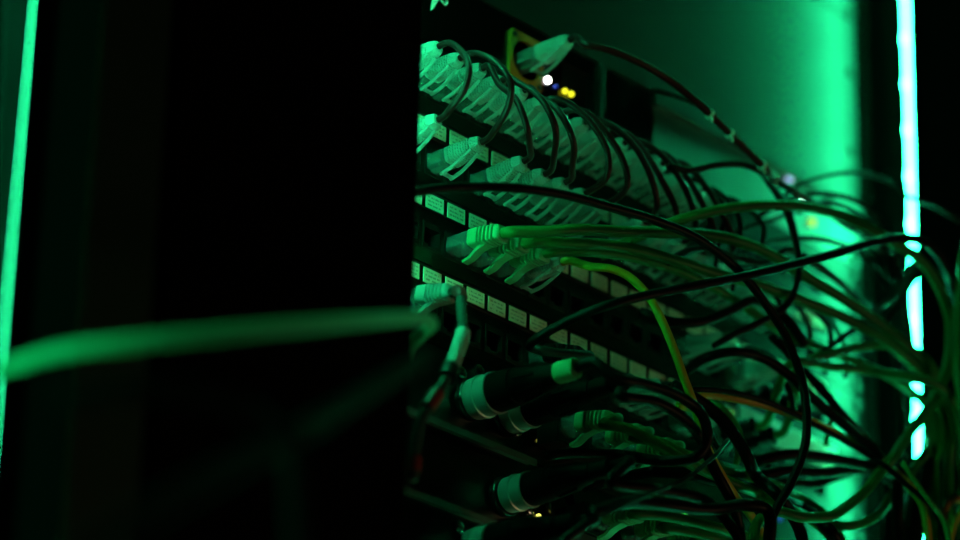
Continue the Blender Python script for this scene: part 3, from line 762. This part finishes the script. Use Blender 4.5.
# ---- round power plugs
def power_plug(px, py, zrow, label, q, s=1.0, cap=True):
    v = at(px, py, 3); root = thing('round_power_plug', label, 'power plug', (v.x, 0, v.z))
    bm = bmesh.new()
    loft(bm, [(-0.0044, .0108*s, .0108*s), (-.0050, .0115*s, .0115*s), (-.0105, .0117*s, .0117*s), (-.0108, .0122*s, .0122*s), (-.0122, .0122*s, .0122*s), (-.0125, .0114*s, .0114*s),
              (-.0190, .0114*s, .0114*s), (-.0193, .0120*s, .0120*s), (-.0206, .0120*s, .0120*s)], 40, 2.0)
    obj('metal_collar', bm, STEEL, root, smooth=30)
    bm = bmesh.new()
    loft(bm, [(-.0206, .0108*s, .0108*s), (-.024, .0108*s, .0108*s), (-.036, .0104*s, .0104*s), (-.0365, .0097*s, .0097*s), (-.039, .0097*s, .0097*s), (-.0395, .0100*s, .0100*s),
              (-.056, .0078*s, .0078*s), (-.064, .0060*s, .0060*s)], 32, 2.2)
    for k in range(8):
        a = k * math.pi / 4
        tube(bm, [Vector((math.cos(a) * .0100*s, -.041, math.sin(a) * .0100*s)), Vector((math.cos(a) * .0084*s, -.054, math.sin(a) * .0084*s))], .0007, 6)
    obj('plug_housing', bm, PLUGB, root, smooth=30)
    bm = bmesh.new()
    loft(bm, [(-.064, .0046*s, .0046*s), (-.0645, .0056*s, .0056*s), (-.068, .0059*s, .0059*s), (-.0765, .0055*s, .0055*s), (-.0775, .0046*s, .0046*s)], 28, 2.4)
    obj('strain_relief_cap', bm, CAPM if cap else PLUGB, root, smooth=35)
    e = root.location + Vector((0, -.0780, 0))
    PEND.append(dict(root=root, sp=spline([e, e + Vector((0, -.012, 0))] + path(*q), 0.004), r=0.0030, m=BJACK, extra=None, a=True, b=False, name='power_cord'))
    for k in range(16): FIXED.append((root.location + Vector((0, -0.004 - k * 0.0048, 0)), 0.0125 * s, root))
    return root
power_plug(473, 400, zD, 'large round plug with metal collar and pale green cap, upper left of the socket panels',
           [(610, 376, 96), (645, 384, 100), (680, 397, 100), (702, 415, 100), (707, 440, 98), (694, 458, 94), (665, 461, 80), (620, 455, 46), (575, 453, 32), (545, 456, 24)])
power_plug(508, 416, zD, 'smaller round plug with metal collar, right of and below the large one',
           [(620, 395, 96), (660, 404, 98), (695, 430, 96), (715, 470, 92), (735, 510, 90), (745, 560, 88)], 0.9, False)
power_plug(507, 496, zE, 'round plug with metal collar in the lower socket panel, near the bottom',
           [(610, 482, 92), (660, 490, 94), (712, 506, 96), (742, 545, 96), (750, 580, 96)], 0.86, False)
power_plug(472, 551, zF, 'round plug with metal collar cut off by the bottom edge of the picture',
           [(560, 548, 84), (600, 570, 84), (660, 600, 84)], 1.0, False)

# ---- banded cable at the left of the lowest labelled panel
def bands(root, sp):
    def seg(f0, f1, r, m, nm, lab):
        i0, i1 = int(f0 * len(sp)), max(int(f1 * len(sp)), int(f0 * len(sp)) + 2)
        bm = bmesh.new(); tube(bm, [p - root.location for p in sp[i0:i1]], r, 12)
        o = obj(nm, bm, m, root, (0, 0, 0), 50); o['label'] = lab
    seg(0.03, 0.10, 0.0037, REDB, 'heat_shrink', 'red heat shrink band')
    seg(0.25, 0.46, 0.0042, TJACK, 'heat_shrink', 'pale sleeve')
    seg(0.46, 0.52, 0.0050, JACKM, 'heat_shrink', 'black collar')
    seg(0.60, 0.70, 0.0042, REDB, 'heat_shrink', 'red heat shrink band')
    seg(0.90, 0.97, 0.0040, REDB, 'heat_shrink', 'red heat shrink band')
cord('pale banded cable curving down from the lowest labelled panel at its left end', SLATEJ, 0.0030,
     path((462, 318, 42), (463, 332, 46), (457, 352, 48), (450, 370, 50), (442, 386, 51), (431, 402, 51), (421, 420, 50), (416, 442, 50), (412, 480, 50)),
     (port('C', -2), 'teal', (0.06, -1, -0.15)), None, None, step=0.0015, extra=bands)

# ---- cables in front of the left post and in the neighbouring rack
cord('out-of-focus green cable crossing level in front of the black left post', GREYJ, 0.0034,
     path((-60, 392, 60), (0, 370, 110), (22, 363, 135), (60, 352, 160), (120, 344, 180), (200, 336, 195), (280, 328, 200), (350, 322, 190), (408, 318, 160), (427, 320, 125), (430, 326, 96), (421, 335, 72), (409, 348, 54), (402, 372, 38)))
cord('dim out-of-focus cable slanting up in front of the left post', DIMJ, 0.0045,
     path((60, 570, 330), (120, 530, 330), (200, 484, 320), (290, 437, 290), (350, 402, 250), (390, 378, 225), (425, 358, 200)))
cord('faint dark cable arching low in front of the left post', DIMJ, 0.0042,
     path((60, 400, 260), (140, 388, 280), (210, 396, 290), (265, 425, 290), (290, 465, 285), (297, 560, 280)))
for i in range(6):
    q = []
    for k in range(12):
        z = ZO + 0.24 - k * 0.045
        q.append(Vector((NX - 0.0085 - i * 0.0088 + 0.0022 * math.sin(k * 1.1) + 0.001 * math.sin(k * 2.3), -0.012 - (i % 2) * 0.012 - 0.003 * math.sin(k * 0.8), z)))
    cord('black cable hanging in the neighbouring rack at the far left, %s from the glow' % ORD[i], BJACK, 0.0032, q, None, None, 'hanging cables in the neighbouring rack')
    PEND[-1]['fixed'] = True

# ---------------------------------------------------------------- move the cables clear of one another, then build them
from mathutils.kdtree import KDTree
def relax(iters=260):
    SG = {}; NEW = {}; L0 = []; pairkey = {}
    for c in PEND:
        n = len(c['sp']); c['d'] = [0.0] * n; L = [0.0]
        for i in range(1, n): L.append(L[-1] + (c['sp'][i] - c['sp'][i - 1]).length)
        T = L[-1]; L0.append(L)
        if c.get('fixed'): c['w'] = [0.0] * n; continue
        c['w'] = [min(1.0, (max(0, l - 0.004) / 0.02) if c['a'] else 1.0, (max(0, T - l - 0.004) / 0.02) if c['b'] else 1.0) for l in L]
    for it in range(iters):
        tot = sum(len(c['sp']) for c in PEND) + len(FIXED); kd = KDTree(tot); info = []
        for ci, c in enumerate(PEND):
            for i, p in enumerate(c['sp']):
                kd.insert(p + CF * c['d'][i], len(info)); info.append((ci, i, c['r']))
        for p, r, root in FIXED:
            kd.insert(p, len(info)); info.append((-1, root, r))
        kd.balance()
        moved = 0; hits = {}
        for ci, c in enumerate(PEND):
            for i, p in enumerate(c['sp']):
                q = p + CF * c['d'][i]
                for co_, k, dist in kd.find_range(q, c['r'] + 0.0135):
                    cj, j, rj = info[k]
                    if cj == ci or (cj == -1 and j is c['root']): continue
                    need = c['r'] + rj + 0.0020
                    if dist >= need: continue
                    hits.setdefault((ci, i), []).append((co_, cj, j, need, dist))
                    if cj > ci:
                        v = (q - co_); T = (c['sp'][min(i + 1, len(c['sp']) - 1)] - c['sp'][max(i - 1, 0)]).normalized()
                        v = v - T * v.dot(T)
                        key = (ci, cj, int(L0[ci][i] / 0.08))
                        if key not in SG: NEW.setdefault(key, [0.0]); NEW[key][0] += v.dot(CF)
                        pairkey[(ci, i, cj)] = key; pairkey[(cj, j, ci)] = key
        for key, (v,) in NEW.items(): SG[key] = 1.0 if v > 0 else -1.0
        NEW.clear()
        for ci, c in enumerate(PEND):
            push = [0.0] * len(c['sp'])
            for i, p in enumerate(c['sp']):
                if (ci, i) not in hits: continue
                q = p + CF * c['d'][i]; hi = lw = 0.0
                for co_, cj, j, need, dist in hits[(ci, i)]:
                    dep = (q - co_).dot(CF); lat2 = max(dist * dist - dep * dep, 0); h = math.sqrt(max(need * need - lat2, 0))
                    if cj == -1:
                        f = -(h + dep) * 0.8
                    else:
                        key = pairkey.get((ci, i, cj))
                        sg = SG.get(key, 1.0 if dep > 0 else -1.0)
                        if cj < ci: sg = -sg if key else sg
                        f = sg * max(h - sg * dep, 0) * 0.55
                    hi = max(hi, f); lw = min(lw, f)
                push[i] = max(-0.004, min(0.004, hi + lw)); moved += 1
            sm = push[:]
            for s_ in range(4):
                sm = [0.5 * sm[i] + 0.25 * (sm[max(i - 1, 0)] + sm[min(i + 1, len(sm) - 1)]) for i in range(len(sm))]
            for i in range(len(sm)):
                d = c['d'][i] + 1.3 * sm[i] * c['w'][i]
                y = (c['sp'][i] + CF * d).y
                if y > -0.012 and d > 0: d = min(d, max(0.0, (-0.012 - c['sp'][i].y) / CF.y))
                c['d'][i] = d
        if not moved: break
    return moved
LEFT_OVER = relax()
print('cable points still touching:', LEFT_OVER)
for c in PEND:
    sp = [p + CF * d for p, d in zip(c['sp'], c['d'])]
    bm = bmesh.new(); tube(bm, [p - c['root'].location for p in sp], c['r'], 12)
    obj(c['name'], bm, c['m'], c['root'], (0, 0, 0), 179)
    if c['extra']: c['extra'](c['root'], sp)
